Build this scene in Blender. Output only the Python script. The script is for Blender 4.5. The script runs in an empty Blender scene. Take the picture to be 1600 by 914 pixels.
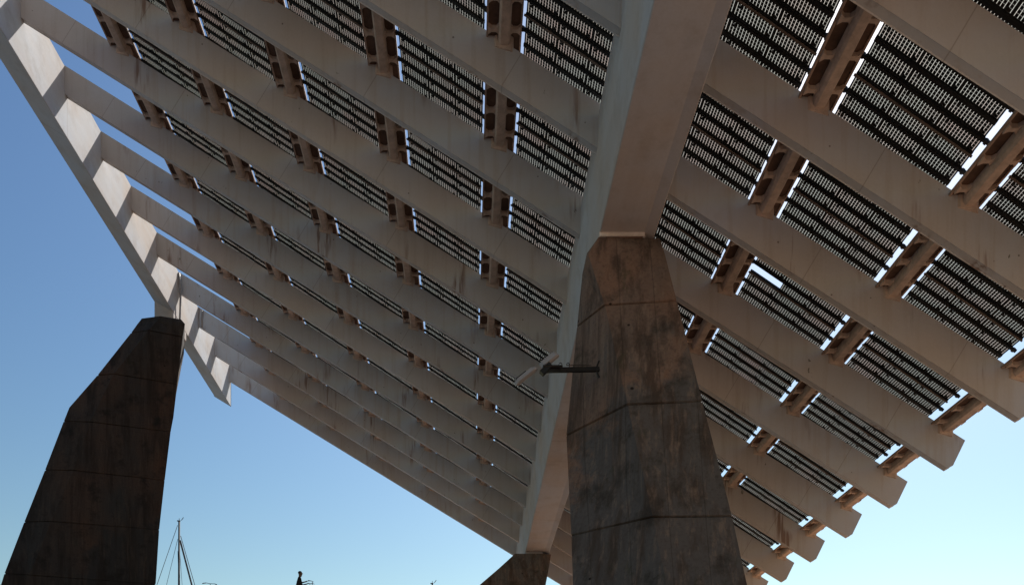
import bpy, bmesh, math, random
from mathutils import Vector, Matrix

# ------------------------------------------------------------------ camera, sky, sun, exposure
scene = bpy.context.scene
COL = scene.collection
S = 4.75                      # spacing of the canopy ribs in metres
EYE = 1.6                     # height of the camera above the lower paving
YAW = 0.0515524               # camera turned this much to the right of the girders
FPX = 1317.22                 # focal length in pixels of a 1600 px wide frame
HOR = 1243.11                 # image row of the horizon in that frame (lens shifted up)

cam_d = bpy.data.cameras.new("camera")
cam = bpy.data.objects.new("camera", cam_d); COL.objects.link(cam)
cam.location = (0, 0, EYE); cam.rotation_euler = (math.pi/2, 0, -YAW)
cam_d.sensor_width = 36; cam_d.lens = 36*FPX/1600
cam_d.shift_y = (HOR-457)/1600
cam_d.clip_end = 20000; cam_d.clip_start = 0.1
scene.camera = cam

SUN = Vector((.32, .60, .73)).normalized()
world = bpy.data.worlds.new("World"); scene.world = world; world.use_nodes = True
wt = world.node_tree; wt.nodes.clear()
sky = wt.nodes.new("ShaderNodeTexSky"); sky.sky_type = 'NISHITA'; sky.sun_disc = False
sky.sun_elevation = math.asin(SUN.z); sky.sun_rotation = math.atan2(SUN.x, SUN.y)
sky.air_density = 1.7; sky.dust_density = 0.7; sky.ozone_density = 0.8; sky.altitude = 0
gam = wt.nodes.new("ShaderNodeGamma"); gam.inputs[1].default_value = 1.78; wt.links.new(sky.outputs[0], gam.inputs[0])
bg = wt.nodes.new("ShaderNodeBackground"); bg.inputs[1].default_value = 0.0145
wo = wt.nodes.new("ShaderNodeOutputWorld")
wt.links.new(gam.outputs[0], bg.inputs[0]); wt.links.new(bg.outputs[0], wo.inputs[0])
sun_d = bpy.data.lights.new("sun", 'SUN'); sun_d.energy = 4.4; sun_d.angle = math.radians(.5)
sun_d.color = (1, .95, .88)
sun_o = bpy.data.objects.new("sun", sun_d); COL.objects.link(sun_o)
sun_o.rotation_euler = SUN.to_track_quat('Z', 'Y').to_euler(); sun_o.location = (60, 60, 120)
scene.view_settings.view_transform = 'Standard'; scene.view_settings.look = 'None'
scene.view_settings.exposure = 0.62; scene.view_settings.gamma = 1
scene.view_settings.use_curve_mapping = False
try:
    scene.cycles.max_bounces = 8; scene.cycles.diffuse_bounces = 4; scene.cycles.transparent_max_bounces = 12
except Exception: pass

# ------------------------------------------------------------------ node helpers and materials
class NT:
    def __init__(s, name):
        s.m = bpy.data.materials.new(name); s.m.use_nodes = True; s.t = s.m.node_tree; s.t.nodes.clear()
        s.out = s.t.nodes.new("ShaderNodeOutputMaterial")
    def n(s, typ, ins=None, **kw):
        o = s.t.nodes.new(typ)
        for k, v in kw.items(): setattr(o, k, v)
        for k, v in (ins or {}).items():
            if isinstance(v, bpy.types.NodeSocket): s.t.links.new(v, o.inputs[k])
            else: o.inputs[k].default_value = v
        return o
    def math(s, op, a, b=0.0, clamp=False):
        return s.n("ShaderNodeMath", {0: a, 1: b}, operation=op, use_clamp=clamp).outputs[0]
    def pos(s, scale=(1, 1, 1), rot=(0, 0, 0), obj=False):
        if obj: src = s.n("ShaderNodeTexCoord").outputs['Object']
        else: src = s.n("ShaderNodeNewGeometry").outputs['Position']
        return s.n("ShaderNodeMapping", {'Vector': src, 'Scale': scale, 'Rotation': rot}).outputs[0]
    def noise(s, vec, scale, detail=4, rough=.55):
        return s.n("ShaderNodeTexNoise", {'Vector': vec, 'Scale': scale, 'Detail': detail, 'Roughness': rough}).outputs[0]
    def ramp(s, fac, lo, hi, a=0., b=1.):
        return s.n("ShaderNodeMapRange", {0: fac, 1: lo, 2: hi, 3: a, 4: b}, clamp=True).outputs[0]
    def mix(s, fac, a, b, blend='MIX'):
        o = s.n("ShaderNodeMix", None, data_type='RGBA', blend_type=blend)
        for i, v in ((0, fac), (6, a), (7, b)):
            if isinstance(v, bpy.types.NodeSocket): s.t.links.new(v, o.inputs[i])
            else: o.inputs[i].default_value = v if i == 0 else (*v, 1)
        return o.outputs[2]
    def done(s, col, rough=.85, bump=None, bstr=.3, bdist=.02, metal=0., spec=.3):
        p = s.n("ShaderNodeBsdfPrincipled", {'Roughness': rough, 'Metallic': metal, 'Specular IOR Level': spec})
        if isinstance(col, bpy.types.NodeSocket): s.t.links.new(col, p.inputs[0])
        else: p.inputs[0].default_value = (*col, 1)
        if bump is not None:
            b = s.n("ShaderNodeBump", {'Height': bump, 'Strength': bstr, 'Distance': bdist})
            s.t.links.new(b.outputs[0], p.inputs['Normal'])
        s.t.links.new(p.outputs[0], s.out.inputs[0])
        return s.m

def concrete_canopy():
    t = NT("pale_concrete")
    p = t.pos()
    big = t.noise(p, .11, 3)
    med = t.noise(p, .9, 6, .65)
    fine = t.noise(p, 14, 5, .7)
    streak = t.noise(t.pos((2.2, 2.2, .12)), 1.4, 5, .6)
    col = t.mix(t.ramp(big, .40, .62), (.455, .485, .53), (.47, .42, .385))
    col = t.mix(t.ramp(med, .45, .75, 0, .45), col, (.42, .37, .325))
    col = t.mix(t.ramp(streak, .52, .74, 0, .6), col, (.36, .29, .24))
    col = t.mix(t.ramp(fine, .35, .7, 0, .22), col, (.58, .55, .51))
    # sparse drips of rust and moss that run down the faces
    rs = t.noise(t.pos((1.1, 1.1, .22)), .75, 3, .5)
    rs2 = t.noise(t.pos((5, 5, .5)), 1.2, 3, .5)
    rust = t.math('MULTIPLY', t.ramp(rs, .61, .69), t.ramp(rs2, .45, .60))
    col = t.mix(t.math('MULTIPLY', rust, .75), col, (.17, .085, .05))
    ms = t.noise(t.pos((1., 1., .6), (0, 0, 1)), 1.9, 4, .6)
    col = t.mix(t.ramp(ms, .715, .745, 0, .8), col, (.085, .085, .045))
    bug = t.n("ShaderNodeTexVoronoi", {'Vector': p, 'Scale': 1.15}).outputs[0]
    col = t.mix(t.ramp(bug, .035, .05, .75, 0), col, (.09, .06, .045))
    ob = t.n("ShaderNodeTexCoord").outputs['Object']
    ux = t.n("ShaderNodeSeparateXYZ", {0: ob}).outputs[0]
    jn_ = t.math('ABSOLUTE', t.math('SUBTRACT', t.math('FRACT', t.math('DIVIDE', ux, 6.45)), .5))
    col = t.mix(t.ramp(jn_, .0016, .0036, .45, 0), col, (.20, .16, .13))
    rnd = t.n("ShaderNodeObjectInfo").outputs['Random']
    tone = t.ramp(rnd, 0, 1, .86, 1.08)
    cmb = t.n("ShaderNodeCombineXYZ", {0: tone, 1: tone, 2: tone}).outputs[0]
    col = t.mix(1., col, cmb, 'MULTIPLY')
    return t.done(col, .88, t.math('ADD', fine, t.math('MULTIPLY', med, .6)), .35, .015)

def concrete_girder():
    t = NT("board_marked_concrete")
    p = t.pos()
    big = t.noise(p, .16, 4)
    board = t.noise(t.pos((.6, .05, .6)), 3.2, 3, .5)      # boards laid along the girder
    fine = t.noise(p, 11, 6, .7)
    med = t.noise(p, .8, 6, .65)
    col = t.mix(t.ramp(big, .4, .62), (.47, .49, .53), (.47, .40, .35))
    col = t.mix(t.ramp(board, .4, .62, 0, .35), col, (.53, .53, .54))
    col = t.mix(t.ramp(med, .5, .75, 0, .5), col, (.29, .24, .205))
    col = t.mix(t.ramp(fine, .3, .75, 0, .25), col, (.30, .28, .26))
    # casting joints every 14 m
    y = t.n("ShaderNodeSeparateXYZ", {0: p}).outputs[1]
    m = t.math('ABSOLUTE', t.math('SUBTRACT', t.math('FRACT', t.math('DIVIDE', y, 14.2)), .5))
    col = t.mix(t.ramp(m, .0005, .0018, .55, 0), col, (.16, .11, .085))
    ms = t.noise(p, 1.6, 4, .6)
    col = t.mix(t.ramp(ms, .74, .77, 0, .8), col, (.10, .08, .055))
    return t.done(col, .88, t.math('ADD', fine, t.math('MULTIPLY', board, .8)), .35, .02)

def concrete_leg(name, tone=1.0, STAIN_SHADE=14.5):
    t = NT(name)
    p = t.pos()
    big = t.noise(t.pos((1, 1, .55)), .13, 4, .6)
    v1 = t.noise(t.pos((1, 1, .06)), 1.5, 6, .65)      # long vertical runs
    v2 = t.noise(t.pos((1, 1, .10)), 5.5, 5, .6)
    fine = t.noise(p, 9, 7, .75)
    med = t.noise(p, .7, 7, .7)
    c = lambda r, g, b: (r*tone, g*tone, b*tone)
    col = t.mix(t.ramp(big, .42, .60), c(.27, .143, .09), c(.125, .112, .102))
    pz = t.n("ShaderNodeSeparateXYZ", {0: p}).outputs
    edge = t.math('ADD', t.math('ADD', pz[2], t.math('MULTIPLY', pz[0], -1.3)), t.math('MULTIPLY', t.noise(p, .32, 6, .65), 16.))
    col = t.mix(t.ramp(edge, STAIN_SHADE, STAIN_SHADE+1.6, .9, 0), col, c(.098, .095, .093))  # charcoal lower area: part real stain, part shade painted into the colour
    col = t.mix(t.ramp(v1, .47, .62, 0, .8), col, c(.07, .046, .034))
    col = t.mix(t.ramp(v2, .52, .7, 0, .55), col, c(.27, .19, .145))
    col = t.mix(t.ramp(med, .53, .66, 0, .85), col, c(.045, .036, .03))
    col = t.mix(t.ramp(fine, .5, .72, 0, .6), col, c(.05, .035, .028))
    moss = t.noise(t.pos((1, 1, .5)), .9, 5, .7)
    col = t.mix(t.ramp(moss, .62, .7, 0, .5), col, c(.05, .052, .024))
    holes = t.n("ShaderNodeTexVoronoi", {'Vector': p, 'Scale': .62}).outputs[0]
    col = t.mix(t.ramp(holes, .03, .045, .9, 0), col, (.008, .006, .005))
    # board seams: one every 1.25 m of height is faint, pours are modelled
    x = t.n("ShaderNodeSeparateXYZ", {0: p}).outputs[0]
    seam = t.math('ABSOLUTE', t.math('SUBTRACT', t.math('FRACT', t.math('DIVIDE', x, 1.22)), .5))
    col = t.mix(t.ramp(seam, .006, .02, .35, 0), col, (.02, .014, .01))
    return t.done(col, .9, t.math('ADD', fine, t.math('MULTIPLY', v2, .7)), .6, .03)

def simple(name, col, rough=.6, metal=0., var=.25, scale=6., spec=.4):
    t = NT(name)
    p = t.pos(obj=True)
    a = t.noise(p, scale, 5, .65)
    c = t.mix(t.ramp(a, .3, .7), tuple(x*(1-var) for x in col), tuple(min(1, x*(1+var)) for x in col))
    return t.done(c, rough, a, .15, .005, metal, spec)

def cells_material():
    t = NT("glass_with_solar_cells")
    o = t.n("ShaderNodeTexCoord").outputs['Object']
    sep = t.n("ShaderNodeSeparateXYZ", {0: o})
    L, Wd = ML, MW
    e = .060
    x = t.math('DIVIDE', t.math('SUBTRACT', sep.outputs[0], e), (L-2*e)/12)
    y = t.math('DIVIDE', t.math('SUBTRACT', sep.outputs[1], .012), (Wd-.024)/4)
    def line(c, w0, w1):
        d = t.math('ABSOLUTE', t.math('SUBTRACT', c, t.math('ROUND', c)))
        return t.ramp(d, w0, w1, 1, 0)
    lx = line(x, .062, .08)
    ly = line(y, .035, .05)
    inx = t.math('MULTIPLY', t.math('GREATER_THAN', x, -.09), t.math('LESS_THAN', x, 12.09))
    iny = t.math('MULTIPLY', t.math('GREATER_THAN', y, .03), t.math('LESS_THAN', y, 3.97))
    f = t.math('MAXIMUM', lx, t.math('MULTIPLY', ly, .4))
    f = t.math('MULTIPLY', t.math('MULTIPLY', f, inx), iny)
    rnd = t.n("ShaderNodeObjectInfo").outputs['Random']
    dirt = t.noise(t.pos(), .5, 4, .6)
    tint = t.mix(t.ramp(dirt, .42, .6), (.30, .295, .25), (.34, .255, .21))
    tint = t.mix(t.math('MULTIPLY', rnd, .5), tint, (.23, .245, .205))
    trl = t.n("ShaderNodeBsdfTranslucent", {0: tint}).outputs[0]
    trn = t.n("ShaderNodeBsdfTransparent", {0: (.9, .93, .9, 1)}).outputs[0]
    gap = t.n("ShaderNodeMixShader", {0: .14, 1: trl, 2: trn}).outputs[0]
    cc = t.mix(t.math('POWER', rnd, 4.), (.006, .007, .008), (.020, .012, .010))
    cell = t.n("ShaderNodeBsdfPrincipled", {0: cc, 'Roughness': .35, 'Specular IOR Level': .25}).outputs[0]
    mx = t.n("ShaderNodeMixShader", {0: f, 1: cell, 2: gap}).outputs[0]
    t.t.links.new(mx, t.out.inputs[0])
    return t.m

def paving():
    t = NT("warm_paving")
    p = t.pos()
    br = t.n("ShaderNodeTexBrick", {'Vector': p, 'Color1': (.50, .31, .19, 1), 'Color2': (.46, .285, .175, 1),
             'Mortar': (.12, .1, .085, 1), 'Scale': 1.2, 'Mortar Size': .012}).outputs[0]
    n = t.noise(p, .25, 6, .6)
    col = t.mix(t.ramp(n, .4, .7, 0, .5), br, (.37, .24, .155))
    return t.done(col, .85, n, .2)

def water():
    t = NT("harbour_water")
    n = t.noise(t.pos(), .8, 5, .6)
    return t.done((.02, .045, .06), .12, n, .4, .15, 0, .5)

ML, MW = .2962*S, .0925*S
M = {}
M['rib'] = concrete_canopy(); M['girder'] = concrete_girder()
M['leg'] = concrete_leg("weathered_leg_concrete"); M['leg_dark'] = concrete_leg("shaded_leg_concrete", .28, 62.)  # second copy is the same concrete with the left leg's shade in its tone
M['cells'] = cells_material()
M['black'] = simple("black_steel", (.012, .012, .013), .5, .2)
M['rail'] = simple("dark_rail", (.010, .010, .010), .6)
M['tube'] = simple("brown_tube", (.14, .105, .085), .55, .2)
M['deck'] = simple("rusty_deck", (.11, .062, .042), .8, 0, .45, 2.)
M['beam'] = simple("walkway_concrete", (.52, .40, .32), .85, 0, .25, 3.)
M['edge'] = simple("walkway_edge", (.38, .27, .21), .8, 0, .25, 3.)
M['white'] = simple("lamp_grey", (.30, .30, .32), .5, 0, .08)
M['bearing'] = simple('pale_grout', (.62, .56, .50), .9, 0, .15, 3.)
M['pipe'] = simple("grey_pipe", (.30, .28, .26), .5, .3)
M['bounce_grey'] = simple('bounce_asphalt', (.11, .125, .145), .9, 0, .3, .4)
M['pave'] = paving(); M['water'] = water()
M['stone'] = simple("stair_stone", (.30, .22, .165), .85, 0, .3, 1.)
M['cloth'] = simple("dark_clothes", (.015, .016, .02), .9)
M['skin'] = simple("skin", (.16, .09, .06), .6)
M['hull'] = simple("boat_white", (.75, .76, .77), .3, 0, .05)
M['mast'] = simple("mast_alloy", (.022, .02, .02), .7, 0.)
M['wire'] = simple("rigging_wire", (.10, .11, .12), .5, .4)
M['rubber'] = simple("tyre_rubber", (.02, .02, .02), .8)
M['glass'] = simple("cabin_glass", (.03, .04, .05), .1)

# ------------------------------------------------------------------ mesh helpers
def to_obj(name, bm, mat, parent=None, bevel=0., smooth=False):
    bmesh.ops.remove_doubles(bm, verts=bm.verts, dist=1e-5)
    if bevel:
        es = [e for e in bm.edges if len(e.link_faces) == 2 and e.calc_face_angle(0) > .4]
        bmesh.ops.bevel(bm, geom=es, offset=bevel, segments=1, affect='EDGES', clamp_overlap=True)
    bmesh.ops.recalc_face_normals(bm, faces=bm.faces)
    me = bpy.data.meshes.new(name); bm.to_mesh(me); bm.free()
    for m in (mat if isinstance(mat, (list, tuple)) else [mat]): me.materials.append(m)
    if smooth:
        for f in me.polygons: f.use_smooth = True
    o = bpy.data.objects.new(name, me); COL.objects.link(o)
    if parent: o.parent = parent
    return o
def empty(name, loc=(0, 0, 0), mat=None):
    o = bpy.data.objects.new(name, None); COL.objects.link(o); o.empty_display_size = .5
    if mat is not None: o.matrix_world = mat
    else: o.location = loc
    return o
def tag(o, label=None, cat=None, group=None, kind=None):
    if label: o["label"] = label
    if cat: o["category"] = cat
    if group: o["group"] = group
    if kind: o["kind"] = kind
    return o
def add_hull(bm, rings, mi=0, caps=True):
    vr = [[bm.verts.new(v) for v in r] for r in rings]
    n = len(rings[0])
    for a, b in zip(vr, vr[1:]):
        for i in range(n):
            f = bm.faces.new((a[i], a[(i+1) % n], b[(i+1) % n], b[i])); f.material_index = mi
    if caps:
        f = bm.faces.new(vr[0]); f.material_index = mi
        f = bm.faces.new(list(reversed(vr[-1]))); f.material_index = mi
def add_box(bm, x0, x1, y0, y1, z0, z1, mi=0, xf=None):
    r = [[(x0, y0, z), (x1, y0, z), (x1, y1, z), (x0, y1, z)] for z in (z0, z1)]
    if xf: r = [[xf(Vector(v)) for v in q] for q in r]
    add_hull(bm, r, mi)
def add_tube(bm, pts, rad, seg=8, mi=0):
    pts = [Vector(p) for p in pts]; rs = rad if isinstance(rad, (list, tuple)) else [rad]*len(pts)
    rings = []
    for i, p in enumerate(pts):
        d = (pts[min(i+1, len(pts)-1)]-pts[max(i-1, 0)]).normalized()
        a = d.cross(Vector((0, 0, 1)));
        if a.length < .1: a = d.cross(Vector((1, 0, 0)))
        a.normalize(); b = d.cross(a)
        rings.append([p+(a*math.cos(2*math.pi*k/seg)+b*math.sin(2*math.pi*k/seg))*rs[i] for k in range(seg)])
    add_hull(bm, rings, mi)
def add_torus(bm, c, axis, R, r, seg=28, s2=6):
    c = Vector(c); axis = Vector(axis).normalized(); a = axis.orthogonal().normalized(); b = axis.cross(a)
    vs = []
    for i in range(seg):
        t = 2*math.pi*i/seg; d = a*math.cos(t)+b*math.sin(t)
        vs.append([bm.verts.new(c+d*(R+r*math.cos(2*math.pi*k/s2))+axis*r*math.sin(2*math.pi*k/s2)) for k in range(s2)])
    for i in range(seg):
        for k in range(s2):
            bm.faces.new((vs[i][k], vs[(i+1) % seg][k], vs[(i+1) % seg][(k+1) % s2], vs[i][(k+1) % s2]))
def BM(): return bmesh.new()

# ------------------------------------------------------------------ the canopy's own axes
TH = .5383088
XG, Y0, H = -4.847645*S, 10.400431*S, EYE+8.768723*S
O = Vector((XG, Y0, H))
Uv = Vector((math.cos(TH), 0, -math.sin(TH))); Vv = Vector((0, 1, 0)); Nv = Vector((math.sin(TH), 0, math.cos(TH)))
def P(u, k, w=0): return O + Uv*(u*S) + Vv*(k*S) + Nv*(w*S)
FR = Matrix.Identity(4)
for i in range(3): FR[i][0] = Uv[i]; FR[i][1] = Vv[i]; FR[i][2] = Nv[i]
def frame(p): m = FR.copy(); m.translation = p; return m
Fd = Vector((math.sin(YAW), math.cos(YAW), 0)); Rd = Vector((math.cos(YAW), -math.sin(YAW), 0))
def seen(px, py, D):          # a point at forward distance D (m) on the sight line of a photo pixel
    return Vector((0, 0, EYE)) + (Fd + Rd*((px-800)/FPX) + Vector((0, 0, (HOR-py)/FPX)))*D
def to_px(p):
    q = Vector(p)-Vector((0, 0, EYE)); z = q.dot(Fd)
    if z < .5: return None
    return 800+FPX*q.dot(Rd)/z, HOR-FPX*q.z/z
ORD = ['zeroth', 'first', 'second', 'third', 'fourth', 'fifth', 'sixth', 'seventh', 'eighth', 'ninth', 'tenth', 'eleventh',
       'twelfth', 'thirteenth', 'fourteenth', 'fifteenth', 'sixteenth', 'seventeenth', 'eighteenth']

# ------------------------------------------------------------------ ground, stairs, terrace, water
bm = BM(); add_hull(bm, [[(-3000, -3000, -.6), (3000, -3000, -.6), (3000, 84, -.6), (-3000, 84, -.6)],
                         [(-3000, -3000, 0), (3000, -3000, 0), (3000, 84, 0), (-3000, 84, 0)]])
tag(to_obj("ground", bm, M['pave']), kind='structure')
bm = BM(); add_box(bm, -3000, -19, -3000, 83.9, -.5, .006); tag(to_obj("bounce_slab", bm, M['bounce_grey']), kind='structure')  # unseen dark grey slab, added to cool and dim the light bounced from the left
bm = BM(); vs = [bm.verts.new(v) for v in ((-9000, 80, -1.4), (9000, 80, -1.4), (9000, 15000, -1.4), (-9000, 15000, -1.4))]; bm.faces.new(vs)
tag(to_obj("water", bm, M['water']), kind='structure')
TZ = 10.51
bm = BM()
n = 61; prof = [(20.6, -.02)]
for i in range(n):
    z = TZ*(i+1)/n; y = 20.6+i*.3
    prof += [(y, z), (y+.3, z)]
prof += [(20.6+n*.3+.004, TZ-.0), (20.6+n*.3+.004, -.02)]
prof = [p for i, p in enumerate(prof) if i == 0 or (abs(p[0]-prof[i-1][0])+abs(p[1]-prof[i-1][1])) > .003]
add_hull(bm, [[(x, y, z) for y, z in prof] for x in (-18, 60)])
tag(to_obj("stairs", bm, M['stone']), kind='structure')
bm = BM(); add_box(bm, -18, 60, 20.6+n*.3+.01, 57, 0.004, TZ-.004)
tag(to_obj("terrace", bm, M['pave']), kind='structure')

# ------------------------------------------------------------------ legs
def leg(name, label, levels, depth, joints, mat, base_extra):
    """levels: (D of the front-left edge, px/py of back-left, front-left, front-right); same height within a level"""
    rings = []
    for D, bl, fl, fr in levels:
        A = seen(fl[0], fl[1], D); h = A.z-EYE
        def at(q): return seen(q[0], q[1], h*FPX/(HOR-q[1]))
        a, b, c = at(bl), A, at(fr)
        cen = (a+b+c)/3
        back = Vector((a.x+c.x, a.y+c.y, 0)).normalized()*depth
        def push(p, k): 
            d = Vector((p.x, p.y, 0)).normalized()*k
            q = p+d; q.x += (cen.x-q.x)*.2; return q
        rings.append([a, b, c, push(c, depth*.8), push(a, depth)])
    # carry the last slope down to the ground
    l0, l1 = rings[-2], rings[-1]
    k = (l1[0].z-base_extra)/(l0[0].z-l1[0].z)
    rings.append([b+(b-a)*k*.8+Vector((0, 0, -(b-a).z*k*.8+(base_extra-b.z))) for a, b in zip(l0, l1)])
    out = []
    for i, r in enumerate(rings):
        if i in joints:
            c = sum(r, Vector())/5
            up, dn = rings[i-1], rings[i+1]
            hu = .05/max(.1, up[0].z-r[0].z); hd = .05/max(.1, r[0].z-dn[0].z)
            out.append([p+(q-p)*hu for p, q in zip(r, up)])
            out.append([p+(c-p)*(.11/max(.5, (c-p).length)) for p in r])
            out.append([p+(q-p)*hd for p, q in zip(r, dn)])
        else: out.append(r)
    root = empty(name, (sum((p.x for p in rings[-1]))/5, sum((p.y for p in rings[-1]))/5, base_extra))
    bm = BM(); add_hull(bm, [[p-root.location for p in r] for r in out])
    to_obj("shaft", bm, mat, root)
    tag(root, label, "concrete leg", "tapered concrete legs of the canopy")
    return root, rings
# levels as photo pixels (back-left, front-left, front-right)
front, fr_r = leg("support_pier", "huge weathered concrete leg in the foreground right of centre, carrying the central girder",
    [(6.615*S, (917, 396), (935, 371), (1031, 373)),
     (6.58*S, (910, 428), (919, 398), (1038, 394)),
     (6.45*S, (901.7, 510), (945, 476.5), (1057.3, 469.6)),
     (6.20*S, (885, 680), (980.3, 631.6), (1097.3, 626.5)),
     (5.95*S, (892.8, 836.4), (1020, 807), (1143.7, 806)),
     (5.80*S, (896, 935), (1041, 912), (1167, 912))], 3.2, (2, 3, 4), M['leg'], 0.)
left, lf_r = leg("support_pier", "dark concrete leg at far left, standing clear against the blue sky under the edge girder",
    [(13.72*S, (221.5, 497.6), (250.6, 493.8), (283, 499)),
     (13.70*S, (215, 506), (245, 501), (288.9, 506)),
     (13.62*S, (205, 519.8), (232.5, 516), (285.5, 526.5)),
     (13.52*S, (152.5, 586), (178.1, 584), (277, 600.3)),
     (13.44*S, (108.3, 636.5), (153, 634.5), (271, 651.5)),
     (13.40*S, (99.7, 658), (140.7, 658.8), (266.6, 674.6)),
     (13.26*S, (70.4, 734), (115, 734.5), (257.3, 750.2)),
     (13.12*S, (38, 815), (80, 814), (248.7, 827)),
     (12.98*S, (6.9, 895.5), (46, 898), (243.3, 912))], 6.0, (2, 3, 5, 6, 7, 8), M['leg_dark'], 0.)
far, fa_r = leg("support_pier", "distant short-looking concrete leg at bottom centre, half hidden beyond the foreground leg",
    [(15.2*S, (804.8, 864.4), (848.5, 864.4), (861, 865.6)),
     (15.1*S, (780, 887), (823, 889), (856.8, 891)),
     (15.0*S, (748.5, 914), (797.3, 914), (852.2, 915)),
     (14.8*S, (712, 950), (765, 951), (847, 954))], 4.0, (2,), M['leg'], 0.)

# ------------------------------------------------------------------ girders
def girder(name, label, sec, k0, k1, mat, cat):
    root = empty(name, (sec[0][0]*S, Y0+(k0+k1)/2*S, EYE+sec[0][1]*S))
    bm = BM()
    add_hull(bm, [[Vector((x*S, Y0+k*S, EYE+z*S))-root.location for x, z in sec] for k in (k0, k1)])
    to_obj("beam", bm, mat, root, bevel=.03)
    return tag(root, label, cat)
Hs = 8.768723; Xs = -4.847645; TT = math.tan(TH)
b = .331
g1 = girder("edge_girder", "long pale concrete edge girder at the left, sunlit white between the rib ends",
    [(Xs, Hs+.0), (Xs, Hs-.815), (Xs-b, Hs-.815+b*TT), (Xs-b, Hs+b*TT)], -11.2, 7.09, M['girder'], "girder")
g2 = girder("central_girder", "broad concrete central girder running from the top edge down over the foreground leg",
    [(.985, 4.955), (1.0285, 4.42), (1.3795, 4.42), (1.459, 4.396), (1.49, 4.64), (1.49, 4.93), (.99, 5.20)], -11.2, 7.09, M['girder'], "girder")
# bearing blocks between legs and girders, parts of the legs
def block(root, pts, z0, z1, name="bearing_block", mat=None):
    bm = BM(); add_hull(bm, [[Vector((x, y, z))-root.location for x, y in pts] for z in (z0, z1)])
    return to_obj(name, bm, mat or M['girder'], root, bevel=.02)
zt = fr_r[0][0].z
c0 = seen(937, 369, 6.615*S); c1 = seen(1008, 367, 6.615*S)
block(front, [(c0.x, c0.y), (c1.x, c1.y), (c1.x, c1.y+1.6), (c0.x, c0.y+1.6)], zt+.035, EYE+4.42*S+.01, mat=M['bearing'])
block(front, [(c0.x+.25, c0.y+.03), (c1.x-.1, c1.y+.03), (c1.x-.1, c1.y+1.5), (c0.x+.25, c0.y+1.5)], zt-.03, zt+.035, 'bearing_plate', M['deck'])
zt = fa_r[0][0].z
c0 = seen(822, 864, 15.26*S); c1 = seen(848, 864, 15.26*S)
block(far, [(c0.x, c0.y), (c1.x, c1.y), (c1.x, c1.y+2), (c0.x, c0.y+2)], zt-.02, EYE+4.42*S+.01)
zt = lf_r[0][0].z
c0 = seen(241.3, 496, 13.86*S); c1 = seen(271, 496, 13.86*S)
bm = BM(); lo = left.location
q = [(c0.x, c0.y), (c1.x, c1.y), (c1.x, c1.y+3.0), (c0.x, c0.y+3.0)]
hz = lambda x: EYE+S*(Hs-.815)+TT*(XG-x)+.01 if x < XG else EYE+S*(Hs-.815)+.01
add_hull(bm, [[Vector((x, y, zt-.02))-lo for x, y in q], [Vector((x, y, hz(x)))-lo for x, y in q]])
to_obj("bearing_block", bm, M['girder'], left, bevel=.02)

# ------------------------------------------------------------------ ribs
RD, RT, UE = .2831699, .06651716, 10.855678
KMIN, KMAX = -8, 7
rib_roots = {}
bm0 = None
for k in range(KMIN, KMAX+1):
    root = empty("concrete_rib", mat=frame(P(0, k)))
    if bm0 is None:
        bm = BM()
        cut = [(0.0, 0.0), (UE, .01), (UE+.02, -RD+.045), (UE-.005, -RD), (RD*math.tan(TH), -RD)]
        # left end is a vertical plane against the edge girder
        add_hull(bm, [[(u*S, y*S, w*S) for u, w in cut] for y in (0, RT)])
        bm0 = to_obj("beam", bm, M['rib'], root, bevel=.025)
    else:
        c = bm0.copy(); COL.objects.link(c); c.parent = root
    n = 8-k
    if n == 1: lab = "lowest concrete rib of the canopy, its underside edge cutting straight against the sky"
    elif k <= -7: lab = "concrete rib at the top right corner, %s rib counted from the lowest" % ORD[n]
    else: lab = "sloping concrete rib under the solar canopy, %s rib counted upwards from the lowest" % ORD[n]
    tag(root, lab, "concrete rib", "sloping concrete ribs of the canopy")
    rib_roots[k] = root

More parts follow.
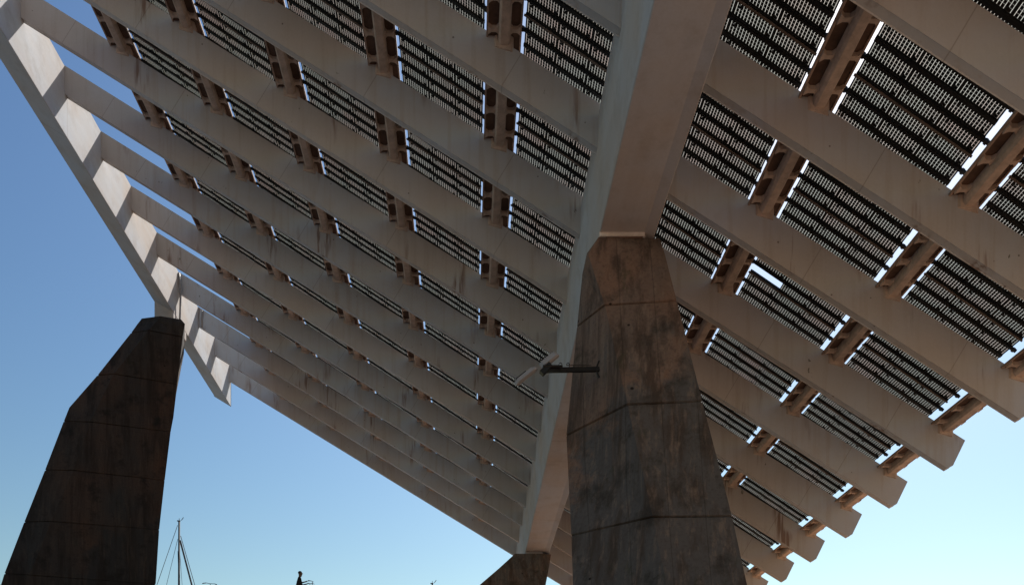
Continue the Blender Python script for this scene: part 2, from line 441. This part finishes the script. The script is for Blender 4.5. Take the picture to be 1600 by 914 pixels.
# ------------------------------------------------------------------ walkways between the columns of arrays
PW = .12; WX = .268
RJ = lambda j: 8.392+1.1745*(j-6)
WALK = {}
names_w = {0: "outermost steel and concrete walkway on the left, first inside the edge girder",
           1: "second walkway from the left edge girder, running between columns of solar arrays",
           2: "third walkway from the left edge girder, with hexagonal openings in its underside",
           3: "walkway two columns left of the central girder, light beam along its middle",
           4: "walkway nearest the left side of the central girder, seen from straight below",
           6: "walkway nearest the right side of the central girder, with hexagonal openings",
           7: "second walkway right of the central girder, passing the upper right corner",
           8: "outermost walkway on the right, ending the canopy beside the rib tips"}
K0, K1 = -8., 7.06
dk = wb = wr = wbr = None
wx = WX*S
for j in (0, 1, 2, 3, 4, 6, 7, 8):
    root = empty("maintenance_walkway", P(RJ(j), 0, PW)); ly0, ly1 = K0*S, K1*S
    if dk is None:
        bm = BM(); add_box(bm, -wx+.02, -.02, ly0, ly1, -.035, -.005); dk = to_obj("deck", bm, M['deck'], root)
        bm = BM()
        pr = [(-.655*wx, -.03), (-.655*wx, -.30), (-.60*wx, -.40), (-.38*wx, -.40), (-.325*wx, -.30), (-.325*wx, -.03)]
        add_hull(bm, [[(x, y, z) for x, z in pr] for y in (ly0, ly1)]); wb = to_obj("centre_beam", bm, M['beam'], root, bevel=.01)
        rails = []
        for a, c in ((-wx, -wx+.065), (-.065, 0)):
            bm = BM(); add_box(bm, a, c, ly0, ly1, -.09, 0); rails.append(to_obj("side_rail", bm, M['edge'], root))
        # arms wide at both ends and narrow between: they make the hexagonal openings
        arms = []
        for x0, x1 in ((-wx+.06, -.64*wx), (-.34*wx, -.06)):
            bm = BM(); m0 = x0+(x1-x0)*.30; m1 = x0+(x1-x0)*.72
            pl = [(x0, -.17), (m0, -.07), (m1, -.07), (x1, -.19), (x1, .19), (m1, .07), (m0, .07), (x0, .17)]
            if x0 > -.5*wx: pl = [(x1+x0-x, y) for x, y in pl]
            add_hull(bm, [[(x, y, z) for x, y in pl] for z in (-.17, -.025)])
            arms.append(to_obj("bracket", bm, M['beam'], root))
        first = True
        bm = BM(); pl = [(-.80*wx, -.13), (-.72*wx, -.22), (-.30*wx, -.22), (-.22*wx, -.13), (-.22*wx, .30), (-.80*wx, .30)]
        add_hull(bm, [[(x, y, -.03) for x, y in pl], [(x, y, -.36 + (x+wx)*-.25) for x, y in pl]])
        wsup = to_obj("rib_saddle", bm, M['beam'], root)
        base_objs = [dk, wb]+rails
    else:
        for b0 in base_objs:
            c = b0.copy(); COL.objects.link(c); c.parent = root
        first = False
    for k in range(int(K0), 7):
        for fr in (.172, .422, .672, .922):
            if k < -7 and fr < .6: continue
            if first and not arms[0].location.y:
                for w_ in arms: w_.location = (0, (k+fr)*S, 0)
                continue
            for w_ in arms:
                q_ = to_px(P(RJ(j)-.1, k+fr, PW))
                if q_ is None or q_[0] < -60 or q_[0] > 1660 or q_[1] < -60: continue
                c = w_.copy(); COL.objects.link(c); c.parent = root; c.location = (0, (k+fr)*S, 0)
    for k in range(int(K0), 8):
        if first and k == int(K0): wsup.location = (0, (k+.035)*S, 0); continue
        c = wsup.copy(); COL.objects.link(c); c.parent = root; c.location = (0, (k+.035)*S, 0)
    tag(root, names_w[j], "walkway", "maintenance walkways of the canopy")

# ------------------------------------------------------------------ solar arrays
def array_protos(ML):
    bm = BM()
    vs = [bm.verts.new(v) for v in ((0, 0, 0), (ML, 0, 0), (ML, MW, 0), (0, MW, 0))]; bm.faces.new(vs)
    ew = .010
    for x0, x1, y0, y1 in ((0, ML, -ew, 0), (0, ML, MW, MW+ew), (0, .040, .002, MW-.002), (ML-.040, ML, .002, MW-.002)):
        add_box(bm, x0, x1, y0, y1, -.02, .02, 1)
    cw = (ML-.12)/12; ch = (MW-.024)/4
    for cx, cy in ((1.5, .95), (10.6, 3.3)):
        add_box(bm, .060+cw*(cx-.5), .060+cw*(cx+.5), .012+ch*(cy-.45), .012+ch*(cy+.45), -.035, -.006, 1)
    mod_proto = to_obj("solar_module", bm, [M['cells'], M['rail']])
    bays = 3*ML
    bm = BM(); add_box(bm, -.002*S, bays+.002*S, -.068, .068, -.055, .03); rail_short = to_obj("rail", bm, M['rail'])
    bm = BM(); add_box(bm, -.002*S, bays+.002*S, -.068, .068, -.065, .03); add_box(bm, -.034*S, bays+.045*S, -.045, .045, -.08, .01)
    for x in (-.017*S, bays+.020*S): add_box(bm, x-.045, x+.045, -.075, .075, -.09, -.0)
    rail_long = to_obj("rail", bm, M['black'])
    bm = BM(); add_tube(bm, [(-.01*S, 0, -.075), (bays+.01*S, 0, -.075)], .038, 10); tube_p = to_obj("support_tube", bm, M['tube'])
    return mod_proto, rail_short, rail_long, tube_p

PROT = {0: array_protos(.2775*S), 1: array_protos(.2962*S)}
PHI = math.radians(1.8)      # the arrays lie a little steeper than the ribs
def BF(p):
    m = Matrix.Identity(4); a = Uv*math.cos(PHI)-Nv*math.sin(PHI); c = Nv*math.cos(PHI)+Uv*math.sin(PHI)
    for i in range(3): m[i][0] = a[i]; m[i][1] = Vv[i]; m[i][2] = c[i]
    m.translation = p; return m
def vis(u0, u1, k0, k1, m=120):
    pts = [to_px(P(u, k, PW)) for u in (u0, (u0+u1)/2, u1) for k in (k0, (k0+k1)/2, k1)]
    pts = [p for p in pts if p]
    if not pts: return False
    return max(p[0] for p in pts) > -m and min(p[0] for p in pts) < 1600+m and max(p[1] for p in pts) > -m and min(p[1] for p in pts) < 914+m
CN = {0: "outermost left column", 1: "second column from left", 2: "third column from left", 3: "second column left of central girder",
      4: "column touching central girder's left", 5: "column touching central girder's right", 6: "second column right of central girder",
      7: "outermost right column"}
def link(o, parent, loc=None):
    c = o.copy(); COL.objects.link(c); c.parent = parent
    if loc is not None: c.location = loc
    return c
cnt = 0
random.seed(4)
for j in range(0, 8):
    for k in range(-8, 7):
        ub = RJ(j)+.030
        if not vis(ub, ub+.9, k, k+1.05): continue
        root = empty("solar_array", mat=BF(P(ub, k, PW)))
        mod_proto, rail_short, rail_long, tube_p = PROT[j >= 5]; pit = .2962 if j >= 5 else .2775
        missing = (j == 6 and k == -4)
        for i in range(8):
            y = (.0625+.125*i)*S
            for m in range(3):
                if missing and i == 5 and m == 0: continue
                link(mod_proto, root, (m*pit*S, y, 0))
            yg = y+.1085*S
            if i == 5: link(tube_p, root, (0, .797*S, 0)); link(rail_short, root, (0, yg, 0))
            elif i % 2 == 0: link(rail_long, root, (0, yg, 0))
            else: link(rail_short, root, (0, yg, 0))
        lo_, hi_ = 7-k, 8-k
        lab = "solar array, %s, between %s and %s ribs from lowest" % (CN[j], ORD[lo_], ORD[hi_])
        if missing: lab = "solar array with one missing module leaving a bright slot, right of foreground leg"
        tag(root, lab, "solar array", "solar arrays laid over the ribs")
        cnt += 1
for o in PROT[0]+PROT[1]: bpy.data.objects.remove(o)
print("arrays", cnt)

# ------------------------------------------------------------------ drain pipes by the left leg
def pipe(name, pts, r, label, cat):
    root = Vector(pts[-1]); bm = BM(); add_tube(bm, [Vector(p)-root for p in pts], r, 8)
    o = to_obj(name, bm, M['pipe'], smooth=True); o.location = root
    return tag(o, label, cat)
top = P(0.03, 3.96, -.02); 
pipe("drain_pipe", [top, Vector((XG+.25, top.y-.1, top.z-1.2)), Vector((XG+.2, top.y-.25, lf_r[0][0].z+.2)), Vector((XG+.1, top.y-.3, lf_r[0][0].z-.01))], .075,
     "thin grey drain pipe dropping from the edge girder to the top of the left leg", "pipe")
pb = P(.10, 4.985, -.02)
pipe("drain_pipe", [pb, pb+Vector((0, 0, -RD*S*1.1))], .05, "short thin drain pipe on the rib face just beyond the left leg", "pipe")

# ------------------------------------------------------------------ floodlights on the foreground leg
Df = 6.40*S
root = empty("floodlight_bracket", seen(936, 577, Df))
w2l = lambda p: Vector(p)-root.location
bm = BM(); a = seen(936, 577, Df); e = seen(848, 578.5, Df-.5)
d = (e-a).normalized(); up = Vector((0, 0, 1)); sd = d.cross(up)
def bar(bm, a, e, hw, hh):
    d = (e-a).normalized(); sd = d.cross(Vector((0, 0, 1))).normalized(); up = sd.cross(d)
    add_hull(bm, [[w2l(p+sd*sx*hw+up*sz*hh) for sx, sz in ((-1, -1), (1, -1), (1, 1), (-1, 1))] for p in (a, e)])
bar(bm, a, e, .06, .075); to_obj("arm", bm, M['black'], root)
bm = BM(); bar(bm, a+Vector((0, 0, -.26)), a+Vector((0, 0, .36)), .06, .05)
for s in (-1, 1): bar(bm, a+Vector((0, 0, .3*s)), a+(e-a)*.06, .03, .03)
to_obj("wall_plate", bm, M['black'], root)
bm = BM(); bar(bm, e+Vector((-.05, 0, -.12)), e+Vector((.28, 0, .20)), .10, .09); add_tube(bm, [w2l(e+Vector((0, -.1, .1))), w2l(e+Vector((.7, -.05, .14)))], .04, 6)
to_obj("junction_box", bm, M['black'], root)
bm = BM(); cc = e+Vector((.55, -.08, .10)); add_tube(bm, [w2l(cc+Vector((.12*math.cos(q*.7)+.03*q, -.05, .12*math.sin(q*.7)))) for q in range(14)]+[w2l(a+Vector((-.3, -.08, .09)))], .014, 6); to_obj("cable", bm, M["black"], root)
tag(root, "black steel arm sticking out sideways from the foreground leg, holding two floodlights", "bracket")
def flood(p0, p1, wd, label):
    A, B = seen(p0[0], p0[1], Df-.45), seen(p1[0], p1[1], Df-.55)
    c = (A+B)/2; r = empty("floodlight", c)
    ax = (B-A); L = ax.length; ax.normalize(); sd = Vector((0, -1, .35)).cross(ax).normalized(); nn = ax.cross(sd).normalized()
    bm = BM()
    def T(x, y, z): return ax*x + sd*y + nn*z
    hl, hw = L/2, wd/2
    add_hull(bm, [[T(x*hl*s, y*hw*s, z) for x, y in ((-1, -1), (1, -1), (1, .2), (.9, 1), (-1, 1))] for s, z in ((.88, -.07), (1, -.03), (1, .03), (.7, .10))])
    to_obj("housing", bm, M['white'], r, bevel=.012)
    bm = BM(); add_hull(bm, [[T(x*hl*.75, y*hw*.7, z) for x, y in ((-1, -1), (1, -1), (1, 1), (-1, 1))] for z in (-.085, -.072)])
    to_obj("lens", bm, M['glass'], r)
    bm = BM(); add_tube(bm, [T(-hl*.8, hw*1.05, 0), T(-hl*.8, hw*1.5, .05), T(hl*.2, hw*1.5, .05), T(hl*.2, hw*1.05, 0)], .018, 6)
    to_obj("yoke", bm, M['black'], r)
    tag(r, label, "floodlight", "pair of floodlights on the leg's bracket")
flood((805.5, 600), (838, 574), .16, "lower left pale grey floodlight of the pair at the end of the black arm")
flood((845, 573), (871, 552), .23, "upper right pale grey floodlight of the pair, nearer to the leg")

# ------------------------------------------------------------------ person
def skin_mesh(name, pts, edges, root_i, mats, parent, sub=1):
    me = bpy.data.meshes.new(name); me.from_pydata([p[0] for p in pts], edges, []); me.update()
    o = bpy.data.objects.new(name, me); COL.objects.link(o)
    o.modifiers.new("skin", 'SKIN').use_smooth_shade = True
    for i, p in enumerate(pts):
        r = p[1] if isinstance(p[1], tuple) else (p[1], p[1]); me.skin_vertices[0].data[i].radius = r
        me.skin_vertices[0].data[i].use_root = (i == root_i)
    ss = o.modifiers.new("sub", 'SUBSURF'); ss.levels = sub; ss.render_levels = sub
    dg = bpy.context.evaluated_depsgraph_get(); dg.update()
    m2 = bpy.data.meshes.new_from_object(o.evaluated_get(dg)); m2.name = name
    bpy.data.objects.remove(o)
    m2.materials.clear()
    for m in mats: m2.materials.append(m)
    for f in m2.polygons: f.use_smooth = True
    r = bpy.data.objects.new(name, m2); COL.objects.link(r); r.parent = parent
    return r, m2
Dp = 40.
pc = seen(468.5, 900, Dp)
root = empty("person", (pc.x, pc.y, TZ-.004))
# local: +x is the walking direction (to the right), y to the left of the body, z up; 1.77 m tall
J = []; E = []
def jn(p, r, par=None):
    J.append((p, r)); i = len(J)-1
    if par is not None: E.append((par, i))
    return i
pel = jn((-.06, 0, .96), (.17, .15)); wa = jn((-.065, 0, 1.12), (.155, .15), pel); ch = jn((-.05, 0, 1.32), (.18, .155), wa)
nk = jn((.0, 0, 1.47), .062, ch); hd0 = jn((.025, 0, 1.56), (.07, .085), nk); hd1 = jn((.03, 0, 1.66), (.085, .11), hd0); hd2 = jn((.02, 0, 1.74), (.055, .06), hd1)
for s in (-1, 1):
    sh = jn((-.02, s*.17, 1.42), .062, ch); el = jn((.06, s*.22, 1.15), .044, sh); wr = jn((.27, s*.20, 1.20), .030, el)
    hd = jn((.34, s*.20, 1.235), (.026, .038), wr)
    for q in range(4):
        f0 = jn((.385, s*(.20-.027+q*.018), 1.25), .0085, hd); f1 = jn((.42, s*(.20-.028+q*.018), 1.24-.003*q), .008, f0); jn((.415, s*(.20-.028+q*.018), 1.212), .0075, f1)
    t0 = jn((.335, s*.165, 1.22), .010, hd); jn((.37, s*.155, 1.205), .009, t0)
    hp = jn((-.05+.02*s, s*.09, .90), .095, pel); kn = jn((.03+.10*s, s*.10, .50), .062, hp); an = jn((-.08+.16*s, s*.10, .09), .040, kn)
    hl = jn((-.10+.16*s, s*.10, .045), .038, an); jn((.09+.16*s, s*.11, .035), (.035, .03), an)
body, bme = skin_mesh("body", J, E, pel, [M['skin'], M['cloth']], root)
for f in bme.polygons:
    c = f.center
    if c.z < 1.46 and not (c.x > .24 and c.z > 1.03) : f.material_index = 1
bm = BM(); bmesh.ops.create_uvsphere(bm, u_segments=14, v_segments=9, radius=.095)
for v in bm.verts: v.co = Vector((v.co.x*1.03+.008, v.co.y*.84, v.co.z*.85+1.69))
bmesh.ops.delete(bm, geom=[v for v in bm.verts if v.co.x > .05 and v.co.z < 1.70], context='VERTS')
to_obj("hair", bm, M['cloth'], root, smooth=True)
bm = BM(); add_tube(bm, [(.122, 0, 1.665), (.142, 0, 1.635), (.122, 0, 1.622)], [.008, .016, .008], 6)
for s in (-1, 1): add_tube(bm, [(.03, s*.078, 1.675), (.02, s*.092, 1.66), (.03, s*.078, 1.63)], [.01, .018, .01], 6)
to_obj("nose_and_ears", bm, M['skin'], root)
tag(root, "person in dark clothes walking to the right, pushing a bicycle, silhouetted against pale sky", "person")

# ------------------------------------------------------------------ bicycles
def bicycle(loc, rz, label, bar_up=0.):
    r = empty("bicycle", loc); r.rotation_euler = (0, 0, rz)
    for x in (-.52, .55):
        bm = BM(); add_torus(bm, (x, 0, .34), (0, 1, 0), .325, .018); w = to_obj("wheel", bm, M['rubber'], r, smooth=True)
        bm = BM(); add_torus(bm, (x, 0, .34), (0, 1, 0), .302, .010, 24, 5); add_tube(bm, [(x, -.05, .34), (x, .05, .34)], .02, 8)
        for q in range(12):
            t = math.pi*2*q/12; add_tube(bm, [(x, 0, .34), (x+.3*math.cos(t), 0, .34+.3*math.sin(t))], .0025, 4)
        to_obj("rim", bm, M['wire'], w)
    bm = BM()
    bb, st, ht, hb = (-.10, 0, .30), (-.24, 0, .80), (.36, 0, .86), (.40, 0, .72)
    for a, c in ((bb, st), (st, ht), (bb, hb), (ht, hb)): add_tube(bm, [a, c], .018, 8)
    for s in (-.04, .04): add_tube(bm, [st, (-.52, s, .34)], .009, 6); add_tube(bm, [bb, (-.52, s, .34)], .009, 6)
    to_obj("frame", bm, M['black'], r)
    bm = BM()
    for s in (-.05, .05): add_tube(bm, [(.40, s*.6, .72), (.55, s, .34)], .012, 6)
    to_obj("fork", bm, M['black'], r)
    bm = BM(); add_tube(bm, [ht, (.32, 0, 1.02+bar_up)], .014, 8)
    add_tube(bm, [(.22, -.30, 1.04+bar_up), (.33, -.22, 1.05+bar_up), (.33, 0, 1.03+bar_up), (.33, .22, 1.05+bar_up), (.22, .30, 1.04+bar_up)], .013, 8)
    h = to_obj("handlebar", bm, M['black'], r)
    for s in (-1, 1):
        bm = BM(); add_tube(bm, [(.26, s*.27, 1.045+bar_up), (.15, s*.325, 1.04+bar_up)], .021, 8); to_obj("grip", bm, M['rubber'], h)
        bm = BM(); add_tube(bm, [(.34, s*.18, 1.05+bar_up), (.40, s*.2, 1.02+bar_up), (.36, s*.27, .99+bar_up)], .008, 6); to_obj("brake_lever", bm, M['wire'], h)
    bm = BM(); add_tube(bm, [st, (-.27, 0, .93)], .014, 8); to_obj("seat_post", bm, M['wire'], r)
    bm = BM(); add_hull(bm, [[(x, y*wd, z) for x, y in ((-.40, -1), (-.28, -.8), (-.12, -.25), (-.12, .25), (-.28, .8), (-.40, 1))] for z, wd in ((.93, .05), (.96, .075), (.975, .06))])
    to_obj("saddle", bm, M['rubber'], r, bevel=.01)
    bm = BM(); add_torus(bm, (-.10, .05, .30), (0, 1, 0), .08, .006, 20, 4)
    for s in (-1, 1): add_tube(bm, [(-.10, s*.06, .30), (-.10+s*.1, s*.06, .30-s*.13)], .010, 6); add_box(bm, -.14+s*.1, -.06+s*.1, min(s*.06, s*.15), max(s*.06, s*.15), .16-s*.13+.13, .18-s*.13+.13)
    to_obj("crankset", bm, M['wire'], r)
    return tag(r, label, "bicycle", "bicycles on the terrace")
bicycle((pc.x+.26, pc.y-.02, TZ-.004), .10, "bicycle pushed by the walking person, only its handlebar rising into the photo", .20)
p2 = seen(320.5, 913, 40.); bz = p2.z-TZ+.004
bicycle((p2.x+.12, p2.y+.25, TZ-.004), -1.15, "parked bicycle near the tall mast, only its handlebar grips showing at the bottom edge", .13)

# ------------------------------------------------------------------ sailing boats in the harbour
def sailboat(px, py, D, length, rad, label, stays, rz=0.):
    tp = seen(px, py, D); base = Vector((tp.x, tp.y, -1.4)); r = empty("sailboat", base); r.rotation_euler = (0, 0, rz)
    hgt = tp.z-base.z
    bm = BM(); L = length; rings = []
    for i in range(13):
        t = i/12; x = -.55*L+t*L
        wd = .14*L*math.sin(math.pi*min(1, .22+.78*t))**.8 if t < 1 else .02
        sh = 1.35+.35*t
        rings.append([(x, 0, -.35+.25*t), (x, wd*.75, .1), (x, wd, sh), (x, -wd, sh), (x, -wd*.75, .1)])
    add_hull(bm, rings); to_obj("hull", bm, M['hull'], r, smooth=False)
    bm = BM(); add_hull(bm, [[(x, y, z) for x, y in ((-.2*L, -.08*L), (.14*L, -.05*L), (.14*L, .05*L), (-.2*L, .08*L))] for z in (1.4, 2.15)]); cb = to_obj("cabin", bm, M['hull'], r, bevel=.08)
    for s in (-1, 1):
        bm = BM(); add_box(bm, -.12*L, .06*L, s*.076*L-.02, s*.076*L+.02, 1.72, 1.95); to_obj("window", bm, M['glass'], cb)
    bm = BM(); add_tube(bm, [(0, 0, 1.4), (0, 0, hgt*.6), (.05, 0, hgt)], [rad*1.15, rad, rad*.85], 10); mt = to_obj("mast", bm, M['mast'], r, smooth=True)
    bm = BM(); add_tube(bm, [(.05, 0, hgt), (.05, 0, hgt+.25)], .03, 6); add_tube(bm, [(.05, 0, hgt+.02), (.28, 0, hgt+.05)], .012, 5); add_tube(bm, [(.28, 0, hgt+.05), (.50, 0, hgt+.36)], .035, 6)
    add_tube(bm, [(-.16, 0, hgt-.02), (.16, 0, hgt-.05)], .07, 6)
    to_obj("wind_vane", bm, M['wire'], mt)
    bm = BM()
    for z in (hgt*.35, hgt*.62): add_tube(bm, [(0, -.9, z-.05), (0, .9, z-.05)], .035, 6)
    to_obj("spreaders", bm, M['mast'], mt)
    bm = BM(); add_tube(bm, [(0, 0, 2.6), (-.42*L, 0, 2.75)], .11, 8); to_obj("boom", bm, M['mast'], r)
    for x0, z0, x1, y1, rr in stays:
        bm = BM(); add_tube(bm, [(x0, 0, z0*hgt), (x1*L, y1, 1.6)], rr, 6); to_obj("stay", bm, M['wire'], r)
    return tag(r, label, "sailboat", "sailing boats beyond the terrace")
sailboat(279.3, 813, 90., 21., .115, "sailing boat whose tall dark mast and rigging rise right of the left leg",
    [(-.12, .985, -.50, .25, .028), (-.12, .985, -.46, -1.6, .028), (-.10, .94, -.37, 1.8, .022), (.15, .935, .36, 0, .10), (.2, .95, .40, .3, .035), (.1, .9, .08, 1.2, .02), (-.1, .9, .05, -1.2, .02)])
sailboat(674.8, 910.6, 96., 15., .10, "sailing boat with only its masthead and wind vane peeking above the bottom edge",
    [(-.12, .985, -.50, .2, .02), (.15, .94, .42, 0, .05)])
